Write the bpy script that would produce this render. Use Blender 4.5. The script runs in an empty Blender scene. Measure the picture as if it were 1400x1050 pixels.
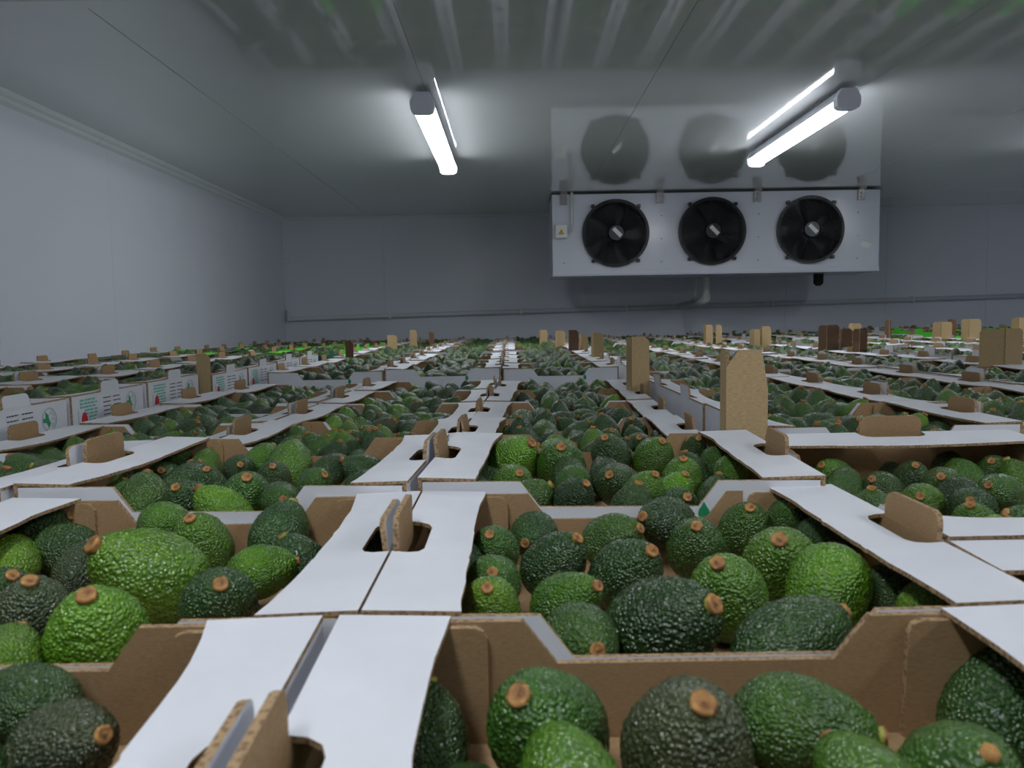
import bpy, bmesh, math, random
import numpy as np
from mathutils import Vector, Matrix, Quaternion, noise

SC = bpy.context.scene
COL = SC.collection
PI = math.pi
CZ = 1.90                                  # camera height above the floor; heights below are relative to it

# ---------------------------------------------------------------- camera, world, exposure
cam_d = bpy.data.cameras.new('camera'); cam = bpy.data.objects.new('camera', cam_d); COL.objects.link(cam)
cam_d.sensor_width = 36.0; cam_d.lens = 27.0; cam_d.clip_start = 0.01
PITCH, ROLL = math.atan(87/1050.0), math.radians(0.96)
cam.matrix_world = (Matrix.Translation((0, 0, CZ)) @ Matrix.Rotation(PI/2 - PITCH, 4, 'X') @ Matrix.Rotation(-ROLL, 4, 'Z'))
cam_d.dof.use_dof = True; cam_d.dof.focus_distance = 1.3; cam_d.dof.aperture_fstop = 14.0
SC.camera = cam
SC.view_settings.view_transform = 'Standard'; SC.view_settings.look = 'None'
SC.view_settings.gamma = 1.0; SC.view_settings.use_curve_mapping = False
SC.view_settings.exposure = 0.55
LAMP_STRENGTH = 20.0
world = bpy.data.worlds.new('world'); SC.world = world; world.use_nodes = True
world.node_tree.nodes['Background'].inputs[0].default_value = (0.5, 0.55, 0.6, 1)
world.node_tree.nodes['Background'].inputs[1].default_value = 0.02     # closed room: the outside hardly matters
SC.cycles.max_bounces = 8; SC.cycles.diffuse_bounces = 5; SC.cycles.glossy_bounces = 3
SC.cycles.use_denoising = True

PACKS = ['-1634,-1136,376,983,-122,-15,-134,576,563 -1071,-1244,296,882,424,16,-204,466,510 -528,-1274,341,959,199,147,138,545,512 -11,-1263,329,992,-108,23,67,511,489 508,-1252,318,934,345,-87,16,528,508 1035,-1241,318,945,-88,-296,105,515,491 1570,-1023,362,947,-283,-110,103,546,571 -1673,-510,332,869,-408,-92,265,518,560 -1018,-704,317,923,255,286,27,499,532 -480,-706,330,886,358,245,-162,530,577 43,-590,351,981,-111,61,147,538,523 551,-704,354,938,216,-190,-192,508,554 1101,-687,355,957,-252,-136,-41,542,548 1617,-493,309,708,-400,-180,554,515,517 -1644,49,380,991,-42,124,35,543,571 -1030,-202,324,975,139,147,87,470,487 -536,-81,322,878,445,169,60,559,541 13,101,364,966,-180,155,-100,548,548 505,-139,383,984,108,-124,-69,583,572 1113,-137,292,749,-455,-278,394,530,512 1672,43,375,988,-118,47,90,532,563 -1608,596,373,746,296,-218,-555,565,624 -993,544,289,785,-478,178,353,518,498 -492,508,323,975,-49,181,119,444,486 14,636,345,713,127,249,643,538,528 640,683,356,639,-243,351,-640,573,612 1190,397,308,867,438,225,72,516,551 1669,536,323,989,119,50,74,499,482 -1579,1269,316,876,-203,397,184,535,530 -1123,1070,252,584,674,1,-452,497,475 -579,1269,374,973,-196,29,119,537,563 13,1163,332,850,-229,320,-349,509,557 588,1265,284,758,-423,-352,351,531,508 1229,971,324,932,292,214,7,530,514 1709,1024,285,934,333,-75,106,466,455 -1306,-454,712,28,362,-707,-607,544,609 -121,-919,838,661,-495,558,81,611,580 784,-951,758,361,-572,684,-274,523,514',
'-1618,-1175,365,903,-331,52,270,589,578 -956,-1104,246,580,-189,-714,345,501,517 -196,-1057,349,859,-248,263,-363,565,561 326,-1275,365,979,147,113,-88,540,547 674,-933,225,561,-638,-254,463,453,440 1191,-1087,274,579,191,-371,-700,455,451 1695,-1285,350,969,135,-7,208,483,526 -1626,-563,402,989,-105,108,-9,582,603 -1019,-518,315,895,-218,334,-201,527,513 -488,-589,360,979,-45,98,-175,511,535 28,-517,340,820,-251,214,469,522,545 528,-457,339,920,49,-178,-346,508,505 1100,-602,375,956,87,232,-160,541,574 1651,-655,374,993,-35,29,107,582,545 -1535,-18,327,934,258,248,-20,544,523 -988,100,291,829,-521,204,-16,537,515 -443,70,395,966,-239,78,67,581,605 91,5,359,991,-99,90,29,498,540 619,127,368,969,-216,118,-22,554,558 1128,10,325,892,329,-134,-278,527,515 1675,-105,358,944,259,-25,205,524,550 -1654,525,305,949,238,207,-11,499,474 -1160,629,357,984,62,-103,135,537,534 -601,633,415,990,-135,-31,-33,581,626 -95,471,312,967,106,-228,-28,482,470 405,629,369,918,-132,-202,314,511,566 963,741,323,872,-192,-428,-138,542,563 1648,741,355,918,-291,229,-138,565,573 -1666,1292,309,879,18,-365,-305,500,499 399,1008,794,642,491,560,181,568,588 -438,1166,287,628,264,432,-591,507,496 32,972,339,985,-37,-151,69,514,504 598,1242,325,848,-240,413,227,573,545 1160,1243,399,987,120,55,89,545,601 1672,1287,343,980,-164,-108,-23,498,514 -1151,-1286,808,836,48,496,-231,507,536 -683,-1008,770,825,492,263,-97,588,570 689,-741,710,35,891,-363,269,484,495',
'-1466,-1273,328,828,73,385,-402,526,550 -973,-887,292,812,-504,249,-160,525,583 -485,-1021,275,782,-518,61,-343,479,508 -91,-1299,279,837,103,-506,182,469,516 652,-1270,280,858,349,375,-25,474,518 1220,-1175,341,922,-260,286,19,542,567 1708,-985,222,569,-731,-281,-250,463,501 -1671,-541,307,563,-38,-475,-675,516,550 401,-650,902,971,56,-122,199,530,574 -494,-392,303,827,-133,533,-116,541,579 107,-748,298,320,564,-481,-590,597,657 434,-149,634,528,113,-841,44,518,541 744,-516,269,36,156,-742,651,551,568 1262,-562,257,375,384,570,-623,507,515 -1642,55,318,901,-146,-399,-82,518,539 -1089,145,352,948,-207,-173,168,515,543 -533,231,296,840,-437,-82,-310,480,494 -65,47,335,901,-382,41,202,550,545 421,251,324,816,-132,-296,-479,522,509 1119,4,345,916,159,262,259,506,548 1662,34,360,965,-114,26,-237,548,536 -1677,743,301,932,-295,204,-61,458,495 -1194,653,361,989,-108,59,-80,529,539 -688,736,371,971,122,-61,198,524,557 -146,769,330,877,-255,-246,326,527,538 608,781,343,921,-219,300,-122,533,576 1170,709,353,724,-392,-135,-551,551,597 1677,561,326,934,265,-134,198,497,509 -1460,1214,319,867,223,359,-263,512,548 -928,1272,307,869,-201,346,290,485,517 -437,1231,280,833,473,149,-247,495,466 140,1263,322,928,-130,336,96,542,514 662,1292,337,994,-81,35,64,491,496 1185,1251,301,917,-229,303,-121,485,494 1643,1092,308,896,362,-252,-52,494,522 -1605,-895,697,507,-434,-400,628,536,511 -671,-1252,706,247,697,194,644,569,586 884,-902,591,555,383,-738,28,466,490',
'-1523,-1274,327,873,141,290,-366,524,512 -955,-1285,263,784,259,558,-79,489,509 -591,-917,289,590,-615,-212,477,562,544 53,-1069,317,990,-90,100,-46,449,475 589,-1168,383,950,-174,207,-155,590,586 1101,-1296,333,992,-14,126,13,478,498 1644,-1248,393,988,32,134,72,567,589 -1680,-428,343,923,-307,-111,203,518,548 -1186,-692,354,867,-139,-143,-457,529,530 -431,-243,315,583,86,498,636,555,532 147,-232,347,800,-411,-98,-426,564,590 608,-647,327,991,117,-46,-54,475,489 1139,-706,366,982,75,99,140,552,548 1682,-721,335,974,90,77,-193,512,499 -1643,96,331,782,295,-234,-497,518,541 -1083,-202,272,782,203,586,-57,520,499 -610,218,664,595,737,-116,301,546,541 1636,1167,878,467,-560,307,611,535,586 501,282,284,456,-63,549,698,504,551 1077,96,359,356,-423,77,-830,572,610 1578,-193,359,919,-2,-349,185,548,589 -1667,689,278,843,-515,-157,30,518,493 -974,314,268,726,455,513,-56,534,500 -478,590,299,895,-252,334,152,469,506 12,673,303,820,-158,232,499,474,461 462,853,346,661,-96,-148,-729,486,521 1119,625,329,974,-59,106,192,498,490 1647,368,340,794,368,-2,-484,524,565 -1650,1272,388,986,-65,113,-105,538,583 -1154,914,362,852,410,3,325,579,601 -633,1061,322,904,325,-192,202,508,538 -87,1241,382,907,-207,-365,30,599,651 548,1303,324,956,92,-98,-259,447,486 1003,1110,372,975,128,-92,160,529,558 1536,951,342,801,265,-230,-485,554,554 -1239,62,731,551,-627,494,-244,576,572 -1215,-1081,728,611,276,-582,-460,555,531 -295,-1265,632,469,315,-546,-618,497,472',
'-1693,-1181,311,885,-403,48,227,489,528 -989,-1005,324,839,-248,406,-262,535,577 -398,-1267,346,901,92,420,-59,545,597 162,-1286,325,989,76,117,-56,499,482 656,-1225,311,878,422,157,-163,504,529 1122,-1313,275,907,163,-353,159,446,452 1655,-1262,385,985,109,-52,125,574,576 -1587,-616,359,898,353,183,188,552,616 -1078,-472,262,631,243,-501,541,485,473 -379,-638,328,829,77,538,-129,591,581 252,-775,409,975,24,-30,221,535,595 712,-544,318,919,148,233,-283,483,490 1160,-719,308,963,-223,57,-144,474,460 1645,-707,361,959,179,-179,128,546,549 -1544,-30,282,758,-99,-635,107,540,584 -922,152,364,866,-52,-189,460,556,545 -422,-47,297,200,569,-786,139,468,466 198,-142,334,834,5,-545,-88,601,613 1342,243,672,524,630,-378,-432,491,512 1078,-158,346,885,447,-98,88,566,603 1634,-127,398,984,83,-101,-119,563,598 -1602,496,259,451,432,383,680,478,504 -1034,735,412,963,-103,-73,-240,600,618 -432,526,312,743,-438,84,499,514,540 37,686,290,884,-450,-128,14,485,510 585,324,347,930,356,23,87,547,568 1085,493,332,985,-122,-120,-15,510,493 1684,444,302,899,-16,317,303,503,470 -1671,1235,336,940,123,21,318,521,500 -1164,1245,322,826,231,-225,-461,481,517 -600,1183,364,793,-393,174,431,603,602 23,1262,348,929,-47,361,-60,545,578 604,1170,405,990,-30,-122,72,569,607 1120,998,462,863,341,43,-371,516,571 1665,975,288,839,461,230,177,503,535 -1322,-1247,810,820,214,531,10,594,594 -720,-1227,831,940,61,-92,322,501,480 -265,-307,748,43,725,-382,571,519,529',
'-1671,-1094,334,935,-333,-98,-67,542,537 -1021,-1216,322,906,-318,272,66,542,531 -466,-1273,354,963,207,142,102,547,535 79,-1050,302,842,-430,207,-249,505,534 611,-1202,378,954,-209,216,0,563,597 1150,-1140,323,922,-306,204,123,506,538 1656,-1153,325,901,-274,-238,-238,520,527 -1664,-534,359,988,-116,44,-96,538,536 -1073,-711,312,951,48,302,-42,490,485 -605,-400,424,898,-131,116,405,598,637 8,-440,281,590,-413,340,-605,489,526 518,-670,378,991,4,-131,-1,526,568 1075,-593,361,940,222,143,-215,555,552 1661,-602,372,980,114,28,160,563,555 -1606,120,314,656,-520,-2,-547,539,587 -1130,-209,332,847,344,-39,402,506,541 -703,174,411,915,-52,-121,380,575,618 -80,57,358,979,-4,126,-158,524,537 513,-127,308,835,14,-537,-119,544,576 1063,111,319,386,-365,68,845,517,524 1658,-30,387,388,94,293,-869,576,616 -1679,687,304,840,-357,87,399,475,507 -1147,584,318,798,486,236,-267,594,579 -630,791,345,946,-83,-294,-108,502,547 25,569,351,914,86,79,-388,543,523 515,795,315,850,-434,99,282,500,538 1103,639,386,966,70,137,-209,552,579 1652,718,368,954,-212,10,210,556,552 -1675,1224,362,975,191,-69,-86,534,546 -1130,1270,376,973,-142,-176,52,562,569 -565,1296,332,977,-186,71,69,472,499 -64,1262,349,972,-116,14,-204,544,521 431,1313,309,987,-153,42,-33,449,462 941,1197,357,884,-14,-421,202,561,625 1626,1270,318,945,-308,-48,-100,507,498 -707,-1242,837,538,-545,-639,69,496,536 -317,-830,635,521,633,-314,-479,554,567 1483,-1266,829,801,32,598,6,537,579']

HEROES = [
('R1',0.0965,0.4894,-0.203,0.55,-0.61,0.56,0.0679,0.0924,'k'),
('R1',0.1545,0.5441,-0.203,-0.33,-0.51,0.8,0.0579,0.0788,'b'),
('R1',0.2159,0.6066,-0.2031,-0.28,-0.64,0.71,0.0647,0.088,'b'),
('R1',0.2266,0.5449,-0.2022,-0.45,-0.5,-0.74,0.0576,0.0783,'B'),
('R1',0.1712,0.4618,-0.203,0.88,0.36,0.31,0.0545,0.0872,'d'),
('R1',0.0401,0.4686,-0.203,0.22,-0.94,0.27,0.0496,0.0675,'m'),
('R1',0.0376,0.539,-0.203,0.54,-0.64,0.55,0.044,0.0702,'b'),
('R1',0.0332,0.625,-0.203,0.51,-0.43,0.74,0.0512,0.0696,'d'),
('R1',0.09,0.5983,-0.203,0.38,-0.63,0.67,0.0561,0.0762,'d'),
('R1',0.0912,0.6952,-0.203,0.65,-0.61,0.46,0.0487,0.0662,'m'),
('R1',0.0173,0.7113,-0.203,-0.26,-0.96,0.05,0.0444,0.0603,'d'),
('R1',-0.018,0.667,-0.203,-0.12,-0.72,0.68,0.044,0.0598,'m'),
('R1',-0.0172,0.5834,-0.203,0.01,-0.84,0.54,0.044,0.0598,'m'),
('R1',-0.0185,0.5302,-0.203,-0.03,-0.69,0.72,0.044,0.0598,'B'),
('R1',0.1432,0.7164,-0.1944,-0.7,-0.62,0.35,0.0514,0.0699,'k'),
('R1',0.1604,0.6619,-0.203,-0.17,-0.65,0.74,0.0522,0.071,'m'),
('R1',0.2196,0.7141,-0.203,-0.09,-0.61,0.78,0.0525,0.0714,'m'),
('R1',0.2652,0.734,-0.1985,-0.04,-0.71,0.71,0.044,0.0598,'m'),
('R1',0.2788,0.6813,-0.2065,0.57,0.68,-0.46,0.0469,0.0638,'d'),
('R1',0.2798,0.5584,-0.2077,0.33,0.88,-0.33,0.044,0.0598,'d'),
('R1',0.2845,0.5114,-0.204,0.33,0.88,-0.33,0.044,0.0598,'B'),
('R0',0.014,0.3735,-0.2066,-0.32,-0.6,0.73,0.0605,0.0823,'m'),
('R0',0.081,0.3537,-0.206,0.04,-0.59,0.81,0.0625,0.085,'g'),
('R0',0.1433,0.3708,-0.206,0.94,-0.34,0.03,0.0497,0.0736,'m'),
('R0',0.0224,0.323,-0.2053,-0.29,0.86,0.43,0.0459,0.0624,'b'),
('R0',0.1947,0.3226,-0.2067,-0.06,-0.64,0.77,0.0526,0.0716,'m'),
('R0',0.1503,0.3126,-0.2054,-0.29,0.86,0.43,0.044,0.0598,'b'),
('R0',0.2675,0.4025,-0.2143,0.55,0.33,0.77,0.061,0.083,'d'),
('R0',-0.0463,0.3719,-0.211,0.0,0.64,0.77,0.044,0.0598,'d'),
('R2',0.0019,1.0259,-0.1882,0.5,-0.63,0.59,0.0673,0.0915,'B'),
('R2',0.063,1.0088,-0.1928,-0.03,-0.75,0.66,0.0668,0.0909,'m'),
('R2',-0.0008,0.8891,-0.193,0.22,-0.79,0.58,0.0505,0.0687,'b'),
('R2',0.0649,0.8155,-0.193,0.33,-0.69,0.64,0.044,0.0663,'k'),
('R2',0.1215,0.8841,-0.193,-0.37,-0.79,0.49,0.0523,0.0711,'d'),
('R2',0.1414,0.8318,-0.193,0.3,-0.59,0.75,0.0459,0.069,'b'),
('R2',0.1913,1.031,-0.1885,0.17,-0.7,0.69,0.0548,0.0746,'b'),
('R2',0.2005,0.9013,-0.193,-0.09,-0.54,0.84,0.0507,0.0689,'b'),
('R2',0.2506,1.056,-0.1849,0.05,-0.72,0.69,0.044,0.0598,'d'),
('R2',0.2687,1.0092,-0.1943,0.25,0.89,-0.38,0.044,0.0598,'m'),
('R2',0.1318,1.0315,-0.1824,-0.28,-0.66,0.7,0.0536,0.073,'d'),
('R2',0.2723,0.947,-0.1943,0.25,0.89,-0.38,0.044,0.0598,'b'),
('R2',-0.0539,1.0213,-0.1932,0.33,-0.93,-0.18,0.044,0.0598,'d'),
('L1',-0.2998,0.6139,-0.203,-0.52,-0.55,0.65,0.078,0.1061,'b'),
('L1',-0.2718,0.4848,-0.2038,0.14,-0.48,0.86,0.0651,0.0885,'B'),
('L1',-0.2154,0.5423,-0.203,0.32,-0.68,0.66,0.0557,0.0758,'d'),
('L1',-0.209,0.6191,-0.203,0.84,0.53,0.1,0.044,0.0598,'B'),
('L1',-0.2892,0.6947,-0.203,-0.02,-0.55,0.83,0.0552,0.0751,'b'),
('L1',-0.3318,0.7195,-0.1893,0.25,0.89,-0.38,0.044,0.0598,'b'),
('L1',-0.2223,0.7148,-0.1983,0.13,0.76,0.64,0.0552,0.075,'d'),
('L1',-0.4259,0.7043,-0.2073,-0.94,-0.35,0.07,0.0505,0.0687,'d'),
('L1',-0.4576,0.7335,-0.1966,0.88,-0.02,0.48,0.044,0.0598,'d'),
('L1',-0.3646,0.6384,-0.203,0.15,0.89,0.44,0.0443,0.0603,'g'),
('L1',-0.3379,0.522,-0.203,0.27,-0.42,0.87,0.0556,0.0756,'g'),
('L1',-0.4469,0.66,-0.2099,-0.15,0.89,0.44,0.0536,0.0729,'B'),
('L1',-0.3138,0.4534,-0.2059,-0.15,0.89,0.44,0.0461,0.0627,'B'),
('L0',-0.2662,0.4025,-0.2029,-0.91,0.34,0.23,0.044,0.0598,'d'),
('L0',-0.2231,0.3616,-0.206,0.8,-0.43,0.42,0.0464,0.0701,'g'),
('L2',-0.4078,0.8315,-0.1918,-0.13,0.64,0.76,0.0543,0.0738,'m'),
('L2',-0.3497,0.8175,-0.193,-0.11,-0.7,0.7,0.0519,0.0706,'d'),
('L2',-0.2995,0.8483,-0.1946,0.25,-0.64,0.73,0.0597,0.0812,'m'),
('L2',-0.4515,0.9786,-0.1987,0.28,-0.79,0.55,0.0496,0.0674,'d'),
('L2',-0.3626,0.9009,-0.193,0.17,-0.54,0.82,0.0463,0.063,'d'),
('L2',-0.4195,1.0325,-0.193,0.0,0.64,0.77,0.044,0.0599,'b'),
('L2',-0.3593,0.9932,-0.1904,0.37,-0.82,0.43,0.044,0.0598,'d'),
('L2',-0.3018,0.9536,-0.193,0.2,-0.73,0.65,0.044,0.0598,'d'),
('L2',-0.2997,1.02,-0.1892,0.0,0.77,0.64,0.0597,0.0812,'b'),
('L2',-0.3435,1.0414,-0.1847,0.27,0.8,0.54,0.044,0.0598,'b'),
('L2',-0.2536,0.8202,-0.1914,0.38,-0.89,0.27,0.044,0.0598,'m'),
('L2',-0.2383,0.9115,-0.193,0.54,-0.66,0.53,0.044,0.0598,'m'),
('L2',-0.4488,0.8532,-0.1981,0.0,0.64,0.77,0.044,0.0598,'m'),
('L2',-0.4723,0.9277,-0.198,0.0,0.64,0.77,0.044,0.0598,'m'),
('L2',-0.4695,1.0598,-0.1841,0.4,-0.78,0.48,0.044,0.0598,'m'),
('L2',-0.2402,1.0006,-0.193,0.41,0.82,0.41,0.044,0.0598,'d'),
('E',0.4805,0.9886,-0.196,0.12,0.86,0.49,0.0466,0.0633,'d'),
('E',0.3908,0.9232,-0.196,-0.68,-0.52,0.52,0.044,0.0669,'b'),
('E',0.3716,0.8523,-0.1951,0.53,0.66,0.53,0.044,0.0598,'m'),
('E',0.4126,0.8475,-0.1971,-0.63,-0.54,0.55,0.044,0.0598,'d'),
('E',0.4701,0.8943,-0.1963,-0.21,-0.66,0.72,0.044,0.0598,'d'),
('E',0.5521,0.9622,-0.196,0.12,0.86,0.49,0.044,0.0598,'d'),
('E',0.482,0.8492,-0.1957,-0.47,-0.69,0.55,0.0479,0.0651,'m'),
('E',0.5358,0.9035,-0.196,0.12,0.86,0.49,0.044,0.0598,'b'),
('E',0.5876,0.9255,-0.196,-0.52,-0.59,0.62,0.044,0.0598,'m'),
('E',0.5281,0.8222,-0.196,-0.74,-0.53,0.42,0.044,0.0598,'m'),
('E',0.4588,0.7548,-0.196,-0.52,-0.71,0.47,0.044,0.0598,'d'),
('E',0.4212,0.7796,-0.196,-0.48,-0.75,0.45,0.044,0.0598,'b'),]


# ---------------------------------------------------------------- materials
def mat(name, base, rough=0.6, metal=0.0, spec=0.5):
    m = bpy.data.materials.new(name); m.use_nodes = True
    b = m.node_tree.nodes['Principled BSDF']
    b.inputs['Base Color'].default_value = (*base, 1); b.inputs['Roughness'].default_value = rough
    b.inputs['Metallic'].default_value = metal; b.inputs['Specular IOR Level'].default_value = spec
    return m
def nt(m): return m.node_tree.nodes, m.node_tree.links, m.node_tree.nodes['Principled BSDF']
def tex(m, kind, scale, coord='Object', **kw):
    N, L, b = nt(m)
    tc = N.new('ShaderNodeTexCoord'); mp = N.new('ShaderNodeMapping'); t = N.new(kind)
    L.new(tc.outputs[coord], mp.inputs[0]); L.new(mp.outputs[0], t.inputs['Vector'])
    if isinstance(scale, tuple): mp.inputs['Scale'].default_value = scale
    else: t.inputs['Scale'].default_value = scale
    for k, v in kw.items(): t.inputs[k].default_value = v
    return t
def mixcol(m, fac, a, b_):
    N, L, b = nt(m)
    x = N.new('ShaderNodeMix'); x.data_type = 'RGBA'
    if hasattr(fac, 'is_output'): L.new(fac, x.inputs[0])
    else: x.inputs[0].default_value = fac
    for s, v in ((6, a), (7, b_)):
        if hasattr(v, 'is_output'): L.new(v, x.inputs[s])
        else: x.inputs[s].default_value = (*v, 1)
    return x.outputs[2]
def ramp(m, src, p0, p1, c0=0.0, c1=1.0):
    N, L, b = nt(m)
    r = N.new('ShaderNodeMapRange'); L.new(src, r.inputs[0])
    r.inputs[1].default_value = p0; r.inputs[2].default_value = p1; r.inputs[3].default_value = c0; r.inputs[4].default_value = c1
    return r.outputs[0]
def bump(m, src, strength, dist):
    N, L, b = nt(m)
    n = N.new('ShaderNodeBump'); n.inputs['Strength'].default_value = strength; n.inputs['Distance'].default_value = dist
    L.new(src, n.inputs['Height']); L.new(n.outputs[0], b.inputs['Normal'])

def paint(name, base, rough, spec):
    m = mat(name, base, rough, 0, spec); N, L, b = nt(m)
    t = tex(m, 'ShaderNodeTexNoise', 1.1, Detail=4.0)
    L.new(mixcol(m, ramp(m, t.outputs[0], .3, .7), tuple(c*.95 for c in base), base), b.inputs['Base Color'])
    t2 = tex(m, 'ShaderNodeTexNoise', (1.6, 0.35, 1.6), Detail=2.0)
    L.new(ramp(m, t2.outputs[0], .35, .65, rough*.85, rough*1.15), b.inputs['Roughness'])
    if rough > .2: bump(m, t2.outputs[0], .06, .02)
    else: b.inputs['Coat Weight'].default_value = .7; b.inputs['Coat Roughness'].default_value = .04
    return m
WALL = paint('wall_paint', (.70, .725, .79), .34, .5)
CEIL = paint('ceiling_paint', (.69, .72, .72), .055, 1.0)
FLOORM = mat('floor_concrete', (.30, .31, .31), .7)
JOINT = mat('joint_dark', (.22, .23, .24), .6)
TRIMW = mat('trim_white', (.72, .74, .78), .35)

WHITE = mat('white_board', (.80, .81, .85), .55, 0, .35)
N_, L_, b_ = nt(WHITE)
t_ = tex(WHITE, 'ShaderNodeTexNoise', 14.0, Detail=5.0)
L_.new(mixcol(WHITE, ramp(WHITE, t_.outputs[0], .35, .65), (.665, .675, .71), (.715, .725, .76)), b_.inputs['Base Color'])
bump(WHITE, t_.outputs[0], .08, .003)
KRAFT = mat('kraft_board', (.36, .23, .115), .8, 0, .2)
N_, L_, b_ = nt(KRAFT)
t_ = tex(KRAFT, 'ShaderNodeTexNoise', (60, 60, 260), Detail=4.0)
L_.new(mixcol(KRAFT, ramp(KRAFT, t_.outputs[0], .3, .7), (.31, .195, .097), (.42, .275, .145)), b_.inputs['Base Color'])
EDGE = mat('corrugated_edge', (.30, .2, .11), .9, 0, .1)
N_, L_, b_ = nt(EDGE)
t_ = tex(EDGE, 'ShaderNodeTexVoronoi', 330.0)
L_.new(mixcol(EDGE, ramp(EDGE, t_.outputs['Distance'], .25, .6), (.19, .12, .07), (.40, .275, .155)), b_.inputs['Base Color'])
TAN = mat('post_board', (.43, .31, .16), .75, 0, .2)
N_, L_, b_ = nt(TAN)
t_ = tex(TAN, 'ShaderNodeTexNoise', (30, 30, 90), Detail=4.0)
L_.new(mixcol(TAN, ramp(TAN, t_.outputs[0], .3, .7), (.43, .305, .155), (.55, .40, .215)), b_.inputs['Base Color'])
DARKTAN = mat('post_board_dark', (.16, .095, .055), .8, 0, .2)
GREENB = mat('green_board', (.09, .72, .03), .5)
DGREEN = mat('dark_green_board', (.012, .10, .055), .55)
INKG = mat('green_ink', (.01, .26, .10), .6); INKT = mat('teal_ink', (.16, .48, .36), .6)
INKR = mat('red_ink', (.55, .015, .03), .6); INKK = mat('black_ink', (.03, .03, .035), .6)
INKL = mat('grey_ink', (.30, .42, .38), .6)

def avocado_material(name, attr):
    m = mat(name, (.03, .1, .02), .3, 0, .85); N, L, b = nt(m)
    if attr:
        c = N.new('ShaderNodeAttribute'); c.attribute_name = 'tone'; col = c.outputs['Color']
    else:
        c = N.new('ShaderNodeObjectInfo'); col = c.outputs['Color']
    t = tex(m, 'ShaderNodeTexVoronoi', 27.0 if not attr else 420.0); t.feature = 'SMOOTH_F1'
    t.inputs['Smoothness'].default_value = .35
    dark = N.new('ShaderNodeMix'); dark.data_type = 'RGBA'; dark.blend_type = 'MULTIPLY'; dark.inputs[0].default_value = 1
    L.new(col, dark.inputs[6]); dark.inputs[7].default_value = (.55, .6, .55, 1)
    lite = N.new('ShaderNodeMix'); lite.data_type = 'RGBA'; lite.blend_type = 'MULTIPLY'; lite.inputs[0].default_value = 1
    L.new(col, lite.inputs[6]); lite.inputs[7].default_value = (1.35, 1.2, 1.3, 1)
    x = mixcol(m, ramp(m, t.outputs['Distance'], .15, .65), lite.outputs[2], dark.outputs[2])
    n2 = tex(m, 'ShaderNodeTexNoise', 2.2 if not attr else 40.0, Detail=3.0)
    d2 = N.new('ShaderNodeMix'); d2.data_type = 'RGBA'; d2.blend_type = 'MULTIPLY'
    L.new(ramp(m, n2.outputs[0], .42, .66, 0, .65), d2.inputs[0]); L.new(x, d2.inputs[6]); d2.inputs[7].default_value = (.45, .55, .6, 1)
    L.new(d2.outputs[2], b.inputs['Base Color'])
    L.new(ramp(m, t.outputs['Distance'], .1, .6, .15, .32), b.inputs['Roughness'])
    inv = ramp(m, t.outputs['Distance'], 0, .75, 1, 0)
    bump(m, inv, 1.0 if not attr else .7, .0016 if not attr else .002)
    return m
AVO = avocado_material('avocado_skin', False); AVOS = avocado_material('avocado_skin_heap', True)
STEM = mat('avocado_stem', (.42, .20, .06), .7)
N_, L_, b_ = nt(STEM)
t_ = tex(STEM, 'ShaderNodeTexNoise', 9.0, Detail=4.0)
L_.new(mixcol(STEM, ramp(STEM, t_.outputs[0], .35, .65), (.17, .065, .02), (.50, .26, .075)), b_.inputs['Base Color'])
STEMG = mat('avocado_stem_green', (.34, .36, .06), .6)

# ---------------------------------------------------------------- helpers
def link_mesh(name, me, parent=None):
    o = bpy.data.objects.new(name, me); COL.objects.link(o)
    if parent is not None: o.parent = parent
    return o
def bm_mesh(name, bm, mats, smooth=False):
    bm.normal_update()
    me = bpy.data.meshes.new(name); bm.to_mesh(me); bm.free()
    for m in mats: me.materials.append(m)
    if smooth:
        for p in me.polygons: p.use_smooth = True
    return me
def tag(o, label, cat, group=None, kind=None):
    o['label'] = label; o['category'] = cat
    if group: o['group'] = group
    if kind: o['kind'] = kind
def empty(name, loc=(0, 0, 0), rz=0.0):
    o = bpy.data.objects.new(name, None); COL.objects.link(o); o.empty_display_size = .05
    o.location = loc; o.rotation_euler = (0, 0, rz); return o
def box_bm(bm, lo, hi, mi=0, bev=0.0):
    r = bmesh.ops.create_cube(bm, size=1.0)
    vs = r['verts']
    for v in vs:
        v.co = Vector([lo[i] + (v.co[i] + .5)*(hi[i]-lo[i]) for i in range(3)])
    fs = list({f for v in vs for f in v.link_faces})
    for f in fs: f.material_index = mi
    if bev:
        es = list({e for v in vs for e in v.link_edges})
        q = bmesh.ops.bevel(bm, geom=es, offset=bev, segments=2, affect='EDGES', profile=.5)
        for f in q['faces']: f.material_index = mi
def boxm(name, lo, hi, m, parent=None, bev=0.0):
    bm = bmesh.new(); box_bm(bm, lo, hi, 0, bev)
    return link_mesh(name, bm_mesh(name, bm, [m]), parent)
def slab(bm, pts, nrm, t, mo=0, mi=1, me=2):
    """prism over the polygon pts; nrm points from the outer face to the inner face"""
    n = Vector(nrm).normalized()*t
    a = [bm.verts.new(p) for p in pts]; b = [bm.verts.new(Vector(p) + n) for p in pts]
    ct = sum((Vector(p) for p in pts), Vector())/len(pts)
    fa = bm.faces.new(a); fa.material_index = mo
    fa.normal_update()
    if fa.normal.dot(n) > 0: fa.normal_flip()
    fb = bm.faces.new(b); fb.material_index = mi; fb.normal_update()
    if fb.normal.dot(n) < 0: fb.normal_flip()
    k = len(a)
    for i in range(k):
        f = bm.faces.new((a[i], a[(i+1) % k], b[(i+1) % k], b[i])); f.material_index = me
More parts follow.
